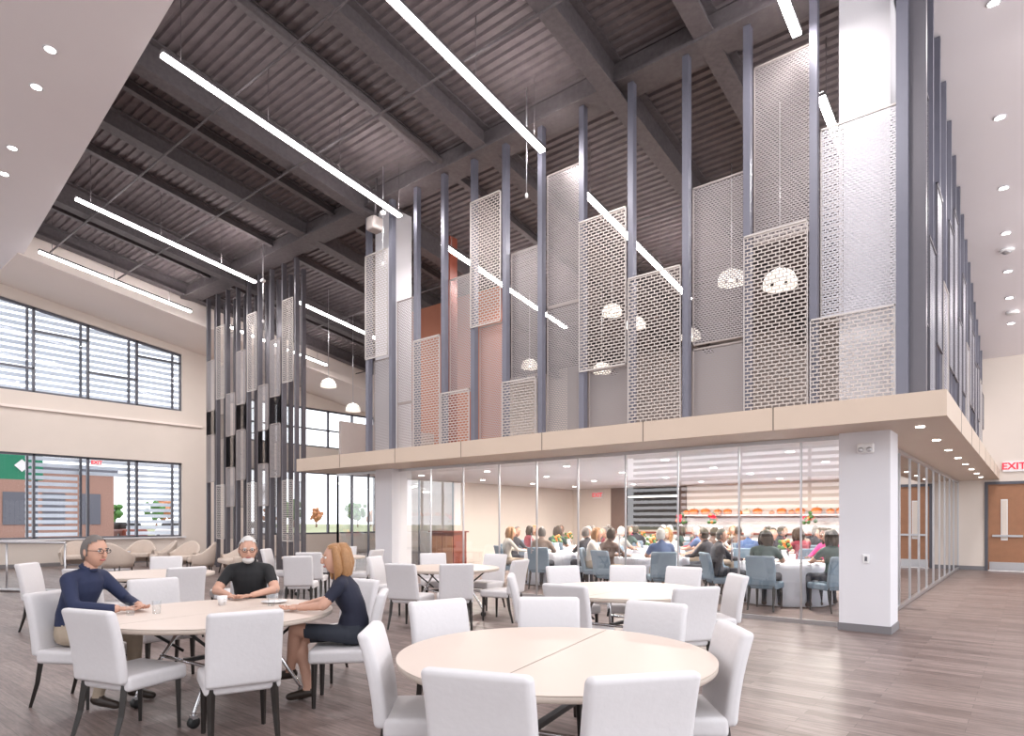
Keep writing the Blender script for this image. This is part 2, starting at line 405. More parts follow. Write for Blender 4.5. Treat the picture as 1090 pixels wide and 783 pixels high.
# ---- canopy / mezzanine slab
CX0,CX1,CY0=-13.9,-.75,8.68
b=MB(); b.box(CX0,CX1,CY0,YE-.01,2.68,2.98,'canopy')
x=CX1-1.9
while x>CX0: b.box(x-.008,x+.008,CY0-.003,CY0+.1,2.68,2.983,'seam'); x-=1.9
y=CY0+1.9
while y<YE: b.box(CX1-.1,CX1+.003,y-.008,y+.008,2.68,2.983,'seam'); y+=1.9
b.obj('canopy')
b=MB()
for i in range(8): b.lathe([(.05,0),(.05,.01)],(-1.1,9.5+1.75*i,2.669),'down',16)
b.obj('canopy_downlight')
b=MB(); b.box(-13.7,-1.9,10,YB,2.66,2.679,'white'); b.obj('ceiling_dining')
b=MB()
for i in range(5):
    for j in range(4): b.lathe([(.07,0),(.07,.01)],(-3.2-2.3*i,11.4+2.4*j,2.651),'down',16)
b.obj('dining_downlight')

# ---- columns
def column(x0,x1,y0,y1,name):
    b=MB(); b.box(x0,x1,y0,y1,0,2.68,'white'); b.box(x0-.015,x1+.015,y0-.015,y1+.015,0,.1,'base')
    b.box(x0,x1,y0,y1,2.98,8.68,'white'); b.obj(name)
column(-2.05,-1.44,9.57,10.17,'column'); column(-12.0,-11.4,9.57,10.17,'column')
b=MB(); b.rbox((-1.72,9.53,2.45),(.2,.08,.13),.02,'signw'); b.sph((-1.77,9.48,2.43),.035,'alum'); b.sph((-1.67,9.48,2.43),.035,'alum'); b.obj('emergency_light')
b=MB(); b.rbox((-1.72,9.56,.98),(.08,.015,.12),.005,'signw',seg=1,mid=1); b.box(-1.735,-1.705,9.548,9.553,.95,1.01,'frame'); b.obj('wall_outlet')

# ---- glass partition
b=MB(); GY=9.8
xs=[-2.05,-2.6,-3.5,-4.5,-5.47,-6.45,-7.4,-8.35,-9.35,-10.35,-11.4]
for i in range(len(xs)-1):
    b.add([(xs[i+1]+.01,GY,.06),(xs[i]-.01,GY,.06),(xs[i]-.01,GY,2.62),(xs[i+1]+.01,GY,2.62)],[(0,1,2,3)],'glass')
    b.box(xs[i]-.012,xs[i]+.012,GY-.015,GY+.015,.05,2.63,'alum')
b.box(-11.4,-2.05,GY-.03,GY+.03,0,.06,'alum'); b.box(-11.4,-2.05,GY-.03,GY+.03,2.62,2.68,'alum')
for x in(-3.5,-5.47,-7.4): 
    b.tube([(x-.09,GY-.06,.85),(x-.09,GY-.06,1.25)],.012,'alum'); b.box(x-.1,x-.08,GY-.06,GY,.9,.92,'alum'); b.box(x-.1,x-.08,GY-.06,GY,1.18,1.2,'alum')
b.obj('glass_partition')
b=MB(); GX=-1.75; ys=[10.17]+[11.3+1.2*i for i in range(11)]
ys[-1]=YE
for i in range(len(ys)-1):
    b.add([(GX,ys[i]+.01,.06),(GX,ys[i+1]-.01,.06),(GX,ys[i+1]-.01,2.62),(GX,ys[i]+.01,2.62)],[(0,1,2,3)],'glass')
    b.box(GX-.02,GX+.02,ys[i+1]-.014,ys[i+1]+.014,.05,2.63,'alum')
b.box(GX-.03,GX+.03,10.17,YE,0,.06,'alum'); b.box(GX-.03,GX+.03,10.17,YE,2.62,2.68,'alum'); b.obj('glass_partition')
# west entry glazing
b=MB(); xs=[-12.0,-12.55,-13.2,-13.8]
for i in range(3):
    b.add([(xs[i+1],GY,.04),(xs[i],GY,.04),(xs[i],GY,2.62),(xs[i+1],GY,2.62)],[(0,1,2,3)],'glass'); b.box(xs[i+1]-.02,xs[i+1]+.02,GY-.02,GY+.02,0,2.65,'frame')
b.box(-13.8,-12,GY-.03,GY+.03,0,.06,'alum'); b.box(-13.8,-12,GY-.03,GY+.03,2.62,2.68,'alum')
for y in(9.8,11.2,12.6,14): b.box(-13.82,-13.78,y-.02,y+.02,0,2.65,'frame')
b.add([(-13.8,9.8,.04),(-13.8,14,.04),(-13.8,14,2.62),(-13.8,9.8,2.62)],[(0,1,2,3)],'glass'); b.obj('glass_partition')
b=MB(); b.box(-13.9,-13.75,14,YB,0,2.68,'wall'); b.obj('wall_dining_west')
b=MB(); b.box(-13.1,-12.2,12.4,12.9,0,1.15,'cab'); b.box(-13.15,-12.15,12.35,12.95,1.15,1.19,'cab')
for x in(-13.05,-12.62): b.box(x,x+.38,12.38,12.4,.1,1.05,'wood')
b.obj('host_stand')

# ---- screen posts
PY=9.35
px=[-2.31,-3.21,-4.15,-5.1,-6.05,-6.95,-7.8,-8.62,-9.46,-10.3,-11.12,-11.95]
pxa=[-1.25]+px
for x in px: 
    b=MB(); b.box(-.05,.05,-.06,.06,2.985,8.67,'post'); b.obj('screen_post',(x,PY,0))
b=MB(); b.box(-1.33,-1.2,PY-.1,PY+.1,2.985,zr(PY)-.01,'post'); b.box(-1.2,-1.02,PY+.0,PY+.1,2.985,zr(PY)-.01,'postd'); b.obj('screen_post')
def panel_x(x0,x1,z0,z1,y,kind):
    b=MB(); b.add([(x0,y,z0),(x1,y,z0),(x1,y,z1),(x0,y,z1)],[(0,1,2,3)],kind+'_x'); f={'coarse':'pframe','fine':'greyw','lite':'pframe'}[kind]; t=.012
    b.box(x0,x1,y-.012,y+.012,z0,z0+2*t,f); b.box(x0,x1,y-.012,y+.012,z1-2*t,z1,f); b.box(x0,x0+t,y-.012,y+.012,z0,z1,f); b.box(x1-t,x1,y-.012,y+.012,z0,z1,f)
    b.obj('perforated_screen_panel')
FY=PY-.09; BY=PY+.09
bays=[
 [(6.85,4.25,'lite',0),(4.22,3.02,'coarse',1)],
 [(8.1,5.5,'fine',0),(5.6,3.02,'coarse',1)],
 [(6.65,4.2,'fine',0),(4.15,3.02,'fine',0)],
 [(5.45,3.02,'coarse',1)],
 [(6.65,4.05,'coarse',1),(4.1,3.02,'fine',0)],
 [(7.8,5.35,'fine',0),(5.4,3.02,'fine',0)],
 [(6.6,4.1,'fine',0),(4.12,3.02,'coarse',1)],
 [(7.8,5.3,'coarse',1),(5.35,3.02,'fine',0)],
 [(6.5,4.1,'fine',0),(4.12,3.02,'coarse',1)],
 [(5.35,3.02,'coarse',1)],
 [(6.4,4.1,'fine',0),(4.1,3.02,'fine',0)],
 [(7.6,5.2,'coarse',1),(5.2,3.02,'fine',0)]]
for i,bay in enumerate(bays):
    xa,xb=pxa[i+1],pxa[i]
    for z1,z0,k,fr in bay:
        if fr: panel_x(xa-.03,xb-.06 if i else xb-.09,z0,z1,FY,k)
        else: panel_x(xa+.06,xb-.06 if i else xb-.09,z0,z1,BY,k)
panel_x(-2.24,-1.98,4.2,6.8,BY+.05,'coarse')
# side screen
def panel_y(y0,y1,z0,z1,x,kind):
    b=MB(); b.add([(x,y0,z0),(x,y1,z0),(x,y1,z1),(x,y0,z1)],[(0,1,2,3)],kind+'_y'); f='pframe' if kind=='coarse' else 'postd'; t=.014
    b.box(x-.015,x+.015,y0,y1,z0,z0+2*t,f); b.box(x-.015,x+.015,y0,y1,z1-2*t,z1,f); b.box(x-.015,x+.015,y0,y0+t,z0,z1,f); b.box(x-.015,x+.015,y1-t,y1,z0,z1,f)
    b.obj('perforated_screen_panel')
SX=-1.2; yy=[PY]+[PY+.95+.9*i for i in range(15)]
for i,y in enumerate(yy[1:]): 
    b=MB(); b.box(-.07,.07,-.045,.045,2.985,min(9.3,zr(y)-.02),'post'); b.obj('screen_post',(SX,y,0))
pats=[[(4.1,7.2,'fine',1),(3.02,4.1,'coarse',0)],[(5.4,7.9,'coarse',0),(3.02,5.4,'fine',1)],[(4.1,6.5,'fine',1),(3.02,4.1,'fine',0),(6.5,8.1,'fine',0)],[(3.02,5.3,'coarse',1),(5.3,7.6,'fine',0)],[(4.1,6.6,'fine',1),(3.02,4.1,'coarse',0)]]
for i in range(len(yy)-1):
    for z0,z1,k,o in pats[i%5]:
        z1=min(z1,8.3-.254*(yy[i]-9.3))
        if z1-z0>.4: panel_y(yy[i]+.07,yy[i+1]-.07,z0,z1,SX+(.1 if o else -.12),k)
# west free-standing screen (floor to roof)
lv=[(.9,2.6),(3.1,5.4),(4.2,6.6),(5.3,7.6),(1.9,4.1),(2.7,5.0)]
for row,(y,off) in enumerate(((9.75,0),(10.15,.3))):
    for i in range(9):
        x=-15.6-off-.64*i
        b=MB(); b.box(-.035,.035,-.06,.06,0,zd(y)-.42 if row else 8.67,'postd'); b.obj('screen_post',(x,y,0))
        if i<8:
            for z0,z1 in (lv[(i*2+row*3)%6],lv[(i*2+row*3+3)%6]):
                panel_x(x-.59,x-.05,z0,z1,y-.08 if row==0 else y+.09,'coarse' if (i+row)%3==0 else 'fine')
# ---- mezzanine rail behind screen
b=MB(); b.box(-13.9,-13.8,9.9,YB,2.985,4.05,'greyw'); b.obj('trim_mezzanine_rail')

# ---- linear lights
def strip(x,y0,y1):
    z=lambda y:zd(y)-1.12
    b=MB(); b.prism_x(x-.06,x+.06,[(y0,z(y0)+.01),(y1,z(y1)+.01),(y1,z(y1)+.06),(y0,z(y0)+.06)],'beam')
    b.prism_x(x-.055,x+.055,[(y0+.01,z(y0)-.03),(y1-.01,z(y1)-.03),(y1-.01,z(y1)+.012),(y0+.01,z(y0)+.012)],'lite')
    b.prism_x(x-.03,x+.03,[(y0+.01,z(y0)+.055),(y1-.01,z(y1)+.055),(y1-.01,z(y1)+.07),(y0+.01,z(y0)+.07)],'lite')  # upward glow added to brighten the deck and soffits
    y=y0+.3
    while y<y1: b.tube([(x,y,z(y)+.06),(x,y,zd(y)-.01)],.006,'beam',6); y+=1.5
    b.obj('linear_pendant_light')
for x,ys in((-2.45,4.5),(-6.7,4.0),(-10.5,4.2),(-16.5,4.8),(-20.4,5.1)):
    strip(x,ys,9.05); 
    for a in(10.3,): strip(x,a,15.3 if x>-15 else 14.0)
# downlights
def downs(pts,name):
    b=MB()
    for x,y,z in pts: b.lathe([(.075,0),(.075,.012)],(x,y,z-.014),'down',16); b.lathe([(.1,0),(.1,.008)],(x,y,z-.009),'white',16)
    b.obj(name)
downs([(-11.8,3.1,8.8),(-13,3.22,8.8),(-15.5,3.45,8.8),(-16.8,3.6,8.8),(-19,3.8,8.8),(-9,2.8,8.8)],'recessed_downlight')
downs([(-.45,y,zr(y)) for y in(11.9,14.2,16.1,17.6,19.1,20.3,21.6)],'recessed_downlight')
b=MB(); y=18.2; b.lathe([(.12,0),(.14,.02),(.14,.06)],(-.45,y,zr(y)-.07),'signw',20); b.sph((-.45,y,zr(y)-.07),(.09,.09,.05),'alum'); b.obj('smoke_detector')
b=MB(); y=21; b.lathe([(.12,0),(.14,.02),(.14,.06)],(-.4,y,zr(y)-.07),'signw',20); b.obj('smoke_detector')
# pole mounted sensors
for x,y,z1 in((-6.95,8.9,8.35),(-10.9,8.9,8.15),(-16.2,9.1,8.0)):
    b=MB(); b.tube([(x,y,z1),(x,y,zd(y)-.01)],.012,'alum',8); b.sph((x,y,z1),(.07,.07,.05),'signw'); b.tube([(x,y,z1-1.1),(x,y,z1)],.008,'alum',6); b.sph((x,y,z1-1.1),(.03,.03,.05),'signw'); b.obj('ceiling_sensor')
b=MB(); b.rbox((-11.3,9.0,8.05),(.28,.3,.3),.05,'greyw'); b.tube([(-11.3,9.0,8.15),(-11.3,9.05,9.1)],.025,'beam'); b.obj('ceiling_speaker')
# pendants
def pendant(x,y,z,r):
    b=MB(); prof=[(r*.12,r*.72),(r*.5,r*.66),(r*.82,r*.42),(r*.98,r*.05),(r,-r*.35)]
    n=28; vs=[];fs=[]
    for q,h in prof:
        for k in range(n): a=2*math.pi*k/n; vs.append((q*math.cos(a),q*math.sin(a),h))
    for i in range(len(prof)-1):
        for k in range(n):
            if i==2 and k%2==0 : continue
            fs.append((i*n+k,i*n+(k+1)%n,(i+1)*n+(k+1)%n,(i+1)*n+k))
    b.add(vs,fs,'lampw',None,True)
    b.sph((0,0,r*.1),r*.3,'panel_l'); b.tube([(0,0,r*.7),(0,0,zd(y)-z-.01)],.008,'alum',6); b.tube([(0,0,r*.35),(0,0,r*.8)],.04,'signw',8)
    b.obj('dome_pendant_lamp',(x,y,z))
for p in((-4.65,12.6,6.3,.26),(-3.4,11.5,5.64,.28),(-8.2,14,6.75,.25),(-7.7,14.3,6.4,.25),(-9.1,15,5.6,.25),(-6.9,15.8,6.3,.25),(-17.1,11.8,5.75,.24),(-18.0,13.4,5.3,.25),(-11.6,15,6.1,.25)): pendant(*p)

# ------------------------------------------------------------------ furniture
def chair_mesh(name,u,leg='leg'):
    b=MB()
    b.rbox((0,.02,.41),(.48,.47,.11),.03,u)
    def wp(v):
        t=max(0,v.z-.42)/.48; v=v.copy(); v.y-= .03*t+.06*t*t; return v
    b.rbox((0,-.225,.66),(.47,.075,.50),.03,u,warp=wp,mid=6)
    for sx in(-1,1):
        b.tube([(sx*.195,.21,.37),(sx*.2,.215,0)],[.026,.015],leg,4,smooth=False)
        b.tube([(sx*.195,-.2,.40),(sx*.2,-.23,.2),(sx*.205,-.29,0)],[.027,.022,.015],leg,4,smooth=False)
    return b.mesh(name)
CH=chair_mesh('dining_chair','uph'); CB=chair_mesh('blue_dining_chair','blue')
def chair_at(a,c,ta,tc,me=CH,name='dining_chair',tw_=0):
    x,y=W(a,c); tx,ty=W(ta,tc); dx,dy=tx-x,ty-y; l=math.hypot(dx,dy); dx/=l;dy/=l
    x+=dx*.28; y+=dy*.28
    return place(me,name,(x,y,0),face_to(dx,dy)+tw_)
def table_mesh(r,rot=0):
    b=MB(); h=.75
    b.lathe([(r-.006,h-.036),(r,h-.03),(r,h-.004)],(0,0,0),'tedge',72)
    for sg in(1,-1):
        vs=[];n=40
        for k in range(n+1):
            a=math.pi*k/n; vs.append((r*math.cos(a),sg*(.003+(r)*math.sin(a)*.998),h))
        b.add(vs,[tuple(range(n+1)) if sg>0 else tuple(range(n+1))[::-1]],'ttop')
    b.lathe([(r-.02,h-.04),(r-.02,h-.034)],(0,0,0),'tedge',48)
    for sx in(-1,1):
        b.tube([(sx*.55,-.45,h-.055),(sx*.55,.45,h-.055)],.016,'black',8)
        for sy in(-1,1):
            b.tube([(sx*.12,sy*.28,h-.05),(sx*.45,sy*.42,.12),(sx*.46,sy*.425,.085)],.016,'chrome',8)
            b.tube([(sx*.5,sy*.42,h-.05),(sx*.15,sy*.3,.42)],.012,'black',8)
            b.lathe([(.02,-.018),(.042,-.016),(.042,.016),(.02,.018)],(0,0,0),'black',16,Matrix.Translation((sx*.46,sy*.43,.042))@Matrix.Rotation(math.pi/2,4,'X'))
            b.box(sx*.46-.02,sx*.46+.02,sy*.43-.025,sy*.43+.025,.07,.095,'chrome')
        b.tube([(sx*.3,-.36,.4),(sx*.3,.36,.4)],.014,'chrome',8)
    b.box(-.3,.3,-.02,.02,.39,.42,'black')
    return b.mesh('round_folding_table')
TM=table_mesh(.878)
def tab(a,c,ang,r=.878):
    x,y=W(a,c); return place(TM,'round_folding_table',(x,y,0),ang,scale=(r/.878,r/.878,1))
TA=(3.58,.24);TB=(5.2,-2.38);TD=(6.86,1.22);TC=(10,-1.0);TF=(8.9,-5.06);TE=(13,-3.84)
tab(*TA,YAW+math.radians(62)); tab(*TB,YAW+math.radians(55)); tab(*TD,YAW+.9); tab(*TC,YAW+.5,.8); tab(*TF,YAW+1,.82); tab(*TE,YAW,.82)
for p in((4.67,-.53),(4.84,.28),(4.56,1.02),(3.56,1.21),(2.52,-.13),(2.48,.5),(3.53,-.75)): chair_at(*p,*TA)
for p in((4.22,-2.78),(4.15,-1.74),(6.4,-3.6),(6.35,-1.52)): chair_at(*p,*TB)
for p in((5.64,1.62),(5.85,.5),(6.9,.02),(8.15,.66),(8.25,1.5),(8.0,2.15),(6.9,2.42)): chair_at(*p,*TD)
for p in((8.62,-1.5),(8.6,-.75),(9.4,.1),(10.3,-2.2),(11.3,-1.4),(11.0,-.3)): chair_at(*p,*TC)
for p in((8.7,-6.6),(10.3,-5.6),(9.6,-3.95),(7.7,-5.2),(8.0,-4.1)): chair_at(*p,*TF)
for p in((10.4,-3.5),(11.6,-3.7),(12.6,-2.7),(13.0,-5.0),(14.2,-3.7)): chair_at(*p,*TE)

def lounge(loc,rz,w=.75,name='lounge_armchair'):
    b=MB(); b.rbox((0,.03,.36),(w-.16,.58,.14),.05,'beigeu')
    n=24; vs=[];fs=[]
    for i in range(n+1):
        a=math.pi*(-.10+1.20*i/n); c=math.cos(a); s=-math.sin(a)
        hh=.50+.34*max(0,math.sin(a))**1.5
        P_=((.40,.14),(.45,.3),(.49,hh-.02),(.475,hh+.02),(.44,hh+.02),(.41,hh-.02),(.37,.3),(.36,.16))
        for r,z in P_: vs.append((c*r*w/.8,s*r*.95+.05,z))
    q=8
    for i in range(n):
        for k in range(q): fs.append((i*q+k,i*q+(k+1)%q,(i+1)*q+(k+1)%q,(i+1)*q+k))
    fs.append(tuple(range(q))); fs.append(tuple(n*q+k for k in range(q))[::-1])
    b.add(vs,fs,'beigeu',None,True)
    for sx in(-1,1):
        for sy in(-1,1): b.tube([(sx*(w/2-.14),sy*.22,.29),(sx*(w/2-.10),sy*.27,0)],[.02,.014],'leg',8)
    b.obj(name,(*loc,0),rz)
lounge((-22.6,6.6),-1.9); lounge((-22.3,8.3),-2.2); lounge((-20.9,8.4),2.9); lounge((-19.7,8.55),-2.6); lounge((-18.55,8.5),2.6); lounge((-17.1,8.75),2.9,1.3,'lounge_settee'); lounge((-20.2,6.9),.6)
b=MB(); b.lathe([(.28,0),(.28,.02),(.03,.04),(.03,.5),(.3,.52),(.3,.55)],(0,0,0),'white',24); b.obj('side_table',(-21.2,7.3,0))
# glass guard rail
b=MB(); p0=Vector((-19,2.2,0)); p1=Vector((-15.4,4.3,0)); d=(p1-p0)
b.add([p0+Vector((0,0,.05)),p1+Vector((0,0,.05)),p1+Vector((0,0,1.0)),p0+Vector((0,0,1.0))],[(0,1,2,3)],'glass')
b.tube([p0+Vector((0,0,1.03)),p1+Vector((0,0,1.03))],.03,'alum'); b.tube([p0+Vector((0,0,.04)),p1+Vector((0,0,.04))],.04,'alum')
for i in range(4): q=p0+d*i/3; b.tube([q,q+Vector((0,0,1.02))],.02,'alum')
b.obj('glass_guardrail')

# ------------------------------------------------------------------ people
def cm(n,c,r=.8): return mat(n,c,r,var=.08,scale=25)
SK=mat('skin',(0.58,0.33,0.24),0.55,var=.05,scale=20); SKD=mat('skin_deep',(0.18,0.09,0.06),0.5,var=.05)
EYE=mat('eye_white',(.8,.78,.76),.3); LIP=mat('lips',(.42,.13,.12),.5)
def capsule_list(P,loose,female):
    C=[]
    g=lambda k:Vector(P[k])
    sc=.9 if female else 1
    for s in'LR':
        C.append((g('sh'),g('sh'+s),.06*sc,.062*sc,'top'))
        C.append((g('sh'+s),g('el'+s),.06*sc,.048*sc,'uarm'))
        C.append((g('el'+s),g('wr'+s),(.046 if loose else .041)*sc,(.036 if loose else .028)*sc,'farm'))
        C.append((g('hip'+s),g('kn'+s),.088*sc,.064*sc,'thigh'))
        C.append((g('kn'+s),g('an'+s),.062*sc,.042*sc,'calf'))
        C.append((g('an'+s)-Vector((0,.02,.03)),g('to'+s),.043,.034,'shoe'))
    C.append((g('neck')-Vector((0,.0,.03)),g('head')+Vector((0,-.02,-.06)),.055*sc,.05*sc,'neck'))
    return C
def person_mesh(name,P,cols,voxel=.014,loose=True,female=False,long_hair=False,glasses=False,yaw=0,pitch=0,short=False,bare_legs=False,beard=False,collar=None):
    top,bottom,shoe,hair,skin=cols
    C=capsule_list(P,loose,female); b=MB(); sc=.92 if female else 1
    for p,q,r0,r1,l in C:
        b.tube([p,p.lerp(q,.35),p.lerp(q,.7),q],[r0,r0*.65+r1*.35+.002,r0*.3+r1*.7,r1],'white',12,round_ends=True)
    pel,wai,che,sh,neck=[Vector(P[k]) for k in('pel','wai','che','sh','neck')]
    rings=[(pel-Vector((0,0,.1)),.10,.08),(pel-Vector((0,0,.07)),.155,.12),(pel,.175 if not female else .172,.13),(pel.lerp(wai,.6),.158,.122),(wai,.15,.115 if not female else .1),(wai.lerp(che,.5),.158,.118),(che,.17,.12),(che.lerp(sh,.6),.172,.112),(sh,.135,.085),(sh.lerp(neck,.6),.085,.066),(neck,.055,.055)]
    vs=[];fs=[];n=20
    for c,rx,ry in rings:
        for k in range(n):
            a=2*math.pi*k/n; vs.append((c.x+rx*sc*math.cos(a),c.y+ry*math.sin(a),c.z))
    for i in range(len(rings)-1):
        for k in range(n): fs.append((i*n+k,i*n+(k+1)%n,(i+1)*n+(k+1)%n,(i+1)*n+k))
    fs.append(tuple(range(n))[::-1]); fs.append(tuple(range((len(rings)-1)*n,len(rings)*n)))
    b.add(vs,fs,'white')
    me=b.mesh('tmp'); ob=bpy.data.objects.new('tmp',me); SC.collection.objects.link(ob)
    r=ob.modifiers.new('r','REMESH'); r.mode='VOXEL'; r.voxel_size=voxel
    s=ob.modifiers.new('s','SMOOTH'); s.factor=.5; s.iterations=4
    dg=bpy.context.evaluated_depsgraph_get(); ev=ob.evaluated_get(dg); em=ev.to_mesh()
    V=np.zeros(len(em.vertices)*3); em.vertices.foreach_get('co',V); V=V.reshape(-1,3)
    F=[list(p.vertices) for p in em.polygons]
    ev.to_mesh_clear(); bpy.data.objects.remove(ob); bpy.data.meshes.remove(me)
    cen=np.array([V[f].mean(0) for f in F])
    segs=[(np.array(p),np.array(q),r0,r1,l) for p,q,r0,r1,l in C]
    segs+=[(np.array(pel-Vector((0,0,.05))),np.array(pel),.14,.15,'pelvis'),(np.array(pel),np.array(wai),.14,.13,'top'),(np.array(wai),np.array(che),.13,.14,'top'),(np.array(che),np.array(sh),.14,.1,'top')]
    D=[];Tt=[]
    for p,q,r0,r1,l in segs:
        d=q-p; t=np.clip(((cen-p)@d)/(d@d),0,1); D.append(np.linalg.norm(cen-(p+t[:,None]*d),axis=1)-(r0+(r1-r0)*t)); Tt.append(t)
    D=np.array(D); k=D.argmin(0)
    out=MB(); groups={}
    for i,f in enumerate(F):
        l=segs[k[i]][4]; t=Tt[k[i]][i]; m=top
        if l=='neck': m=skin if t>.15 else top
        elif l=='uarm': m=skin if (short and t>.72) else top
        elif l=='farm': m=skin if short else (skin if t>.97 else top)
        elif l in('thigh','pelvis'): m=bottom if not(bare_legs and l=='thigh' and t>.8) else skin
        elif l=='calf': m=skin if bare_legs else bottom
        elif l=='shoe': m=shoe
        groups.setdefault(m.name,(m,[]))[1].append(f)
    for nme,(m,ff) in groups.items():
        ki=out.mi(m)
        for f in ff: out.f.append(f); out.m.append(ki); out.sm.append(True)
    out.v=[tuple(v) for v in V]
    if collar:
        nk=Vector(P['neck']); hd=Vector(P['head']); ax=(hd+Vector((0,-.02,-.06))-nk).normalized()
        out.tube([nk-ax*.012,nk+ax*.006,nk+ax*.016],[.072,.064,.058],collar,16)
    # hands
    for s in'LR':
        w=Vector(P['wr'+s]); e=Vector(P['el'+s]); d=(w-e).normalized(); d.z*=.3; d.normalize()
        side=Vector((0,0,1)).cross(d).normalized(); inn=side if s=='R' else -side
        pc=w+d*.055; R=Matrix((( *side,),( *d,),( *side.cross(d),))).transposed().to_4x4()
        T=Matrix.Translation(pc)@R
        hs=.9 if female else 1
        out.sph((0,0,0),(.04*hs,.052*hs,.017),skin,12,8,T)
        sg=1 if (inn-side).length<.1 else -1
        for j,(ox,L) in enumerate(((-.028,.062),(-.010,.075),(.009,.070),(.027,.055))):
            x=ox*(-sg)
            out.tube([(x*.8,.03,0),(x,.052+L*.35,.006),(x*1.05,.052+L*.75,-.004),(x*1.05,.05+L*.95,-.018)],[.010*hs,.0092*hs,.0085*hs,.007*hs],skin,7,T,True)
        out.tube([(sg*.022,-.015,0),(sg*.045,.015,0),(sg*.052,.045,-.006),(sg*.047,.062,-.012)],[.012*hs,.011*hs,.0095*hs,.008*hs],skin,7,T,True)
    # head
    H=Matrix.Translation(Vector(P['head'])-Vector((0,0,.008)))@Matrix.Rotation(yaw,4,'Z')@Matrix.Rotation(pitch,4,'X')@Matrix.Scale(1.07,4)
    q=.94 if female else 1
    def hf(p):
        z=p.z/.12
        if z<0:
            t=-z; p.x*=1-.30*t*t; 
            if p.y<0: p.y*=1-.35*t
            else: p.y*=1-.06*t
        if p.y>.05: p.y=.05+(p.y-.05)*.85
        return p*q
    out.sph((0,0,0),(.076,.098,.12),skin,24,18,H,hf)
    out.sph((0,.096*q,-.012),(.012,.018,.024),skin,10,8,H); out.sph((0,.100*q,-.026),(.017,.014,.011),skin,10,8,H)
    for sx in(-1,1):
        out.sph((sx*.03*q,.079*q,.012),(.015,.011,.009),EYE,10,8,H); out.sph((sx*.03*q,.088*q,.012),(.0065,.004,.0065),M['dark'],8,6,H)
        out.sph((sx*.03*q,.087*q,.03),(.018,.006,.0045),hair,8,6,H)
        out.sph((sx*.075*q,-.008,-.002),(.011,.02,.032),skin,10,8,H)
    out.sph((0,.083*q,-.058),(.026,.008,.007),LIP,10,6,H)
    hk=(lambda p:(p.z>.045+.55*max(0,p.y)-.0) if p.y>.02 else p.z>-.075+1.1*max(0,p.y+.02)) 
    out.sph((0,-.006,.008),(.083*q,.103*q,.124*q),hair,26,20,H,None,hk)
    if long_hair:
        for sx in(-1,1): out.tube([(sx*.06,.01,.07),(sx*.083,.0,-.0),(sx*.085,-.01,-.08),(sx*.075,.0,-.15)],[.03,.034,.036,.018],hair,10,H,True)
        out.tube([(0,-.06,.06),(0,-.085,-.03),(0,-.075,-.11),(0,-.06,-.17)],[.07,.07,.062,.035],hair,14,H,True)
        for sx in(-1,1): out.tube([(sx*.04,-.06,.04),(sx*.055,-.07,-.05),(sx*.05,-.06,-.16)],[.05,.055,.03],hair,10,H,True)
    if beard: out.sph((0,.045*q,-.085),(.052,.045,.035),hair,14,10,H)
    if glasses:
        for sx in(-1,1):
            pts=[(sx*.031+.021*math.cos(a),.099,.01+.016*math.sin(a)) for a in [2*math.pi*i/14 for i in range(15)]]
            out.tube(pts,.0022,M['black'],5,H); out.tube([(sx*.052,.098,.013),(sx*.08,.0,.013)],.002,M['black'],5,H)
        out.tube([(-.01,.1,.014),(.01,.1,.014)],.002,M['black'],5,H)
    return out.mesh(name)

base=dict(pel=(0,-.09,.575),wai=(0,-.10,.74),che=(0,-.07,.90),sh=(0,-.06,1.03),neck=(0,-.045,1.09),head=(0,.0,1.225),
 shL=(-.175,-.06,1.0),shR=(.175,-.06,1.0),elL=(-.26,.09,.815),elR=(.26,.09,.815),wrL=(-.12,.32,.79),wrR=(.14,.33,.79),
 hipL=(-.09,-.07,.56),hipR=(.09,-.07,.56),knL=(-.11,.36,.55),knR=(.12,.36,.55),anL=(-.12,.34,.1),anR=(.13,.38,.1),toL=(-.13,.50,.037),toR=(.15,.54,.037))
def pose(**k): d=dict(base); d.update(k); return d
navy=cm('navy_sweater',(.018,.026,.07)); khaki=cm('khaki_trousers',(.42,.34,.26)); blk=cm('black_shirt',(.012,.012,.014)); jean=cm('dark_trousers',(.03,.035,.05))
shoeb=mat('shoe_leather',(.03,.02,.015),.4); whh=mat('white_hair',(.62,.60,.58),.7); brh=mat('dark_brown_hair',(.05,.03,.02),.6); gin=mat('auburn_hair',(.34,.17,.07),.5,var=.3,scale=60); greyh=mat('grey_hair',(.16,.14,.13),.7)

def seat_person(me,name,a,c,ta,tc,cm_=CH,cname='dining_chair',back=0.02):
    x,y=W(a,c); tx,ty=W(ta,tc); dx,dy=tx-x,ty-y; l=math.hypot(dx,dy); dx/=l;dy/=l; rz=face_to(dx,dy)
    o=place(me,name,(x,y,0),rz)
    place(cm_,cname,(x-dx*back,y-dy*back,0),rz)
    return o
m1=person_mesh('seated_man_navy',pose(che=(0,-.03,.91),sh=(0,.0,1.05),neck=(0,.03,1.11),head=(0,.085,1.245),shL=(-.175,.0,1.02),shR=(.175,.0,1.02),
   elL=(-.25,.17,.82),elR=(.27,.13,.825),wrL=(-.10,.40,.79),wrR=(.12,.38,.79),knR=(.14,.37,.55),anR=(.16,.25,.1),toR=(.17,.42,.037)),
   (navy,khaki,shoeb,greyh,SK),.012,yaw=-.15,pitch=-.05,glasses=True,collar=navy)
seat_person(m1,'seated_man_navy',5.25,-3.52,5.1,-2.4)
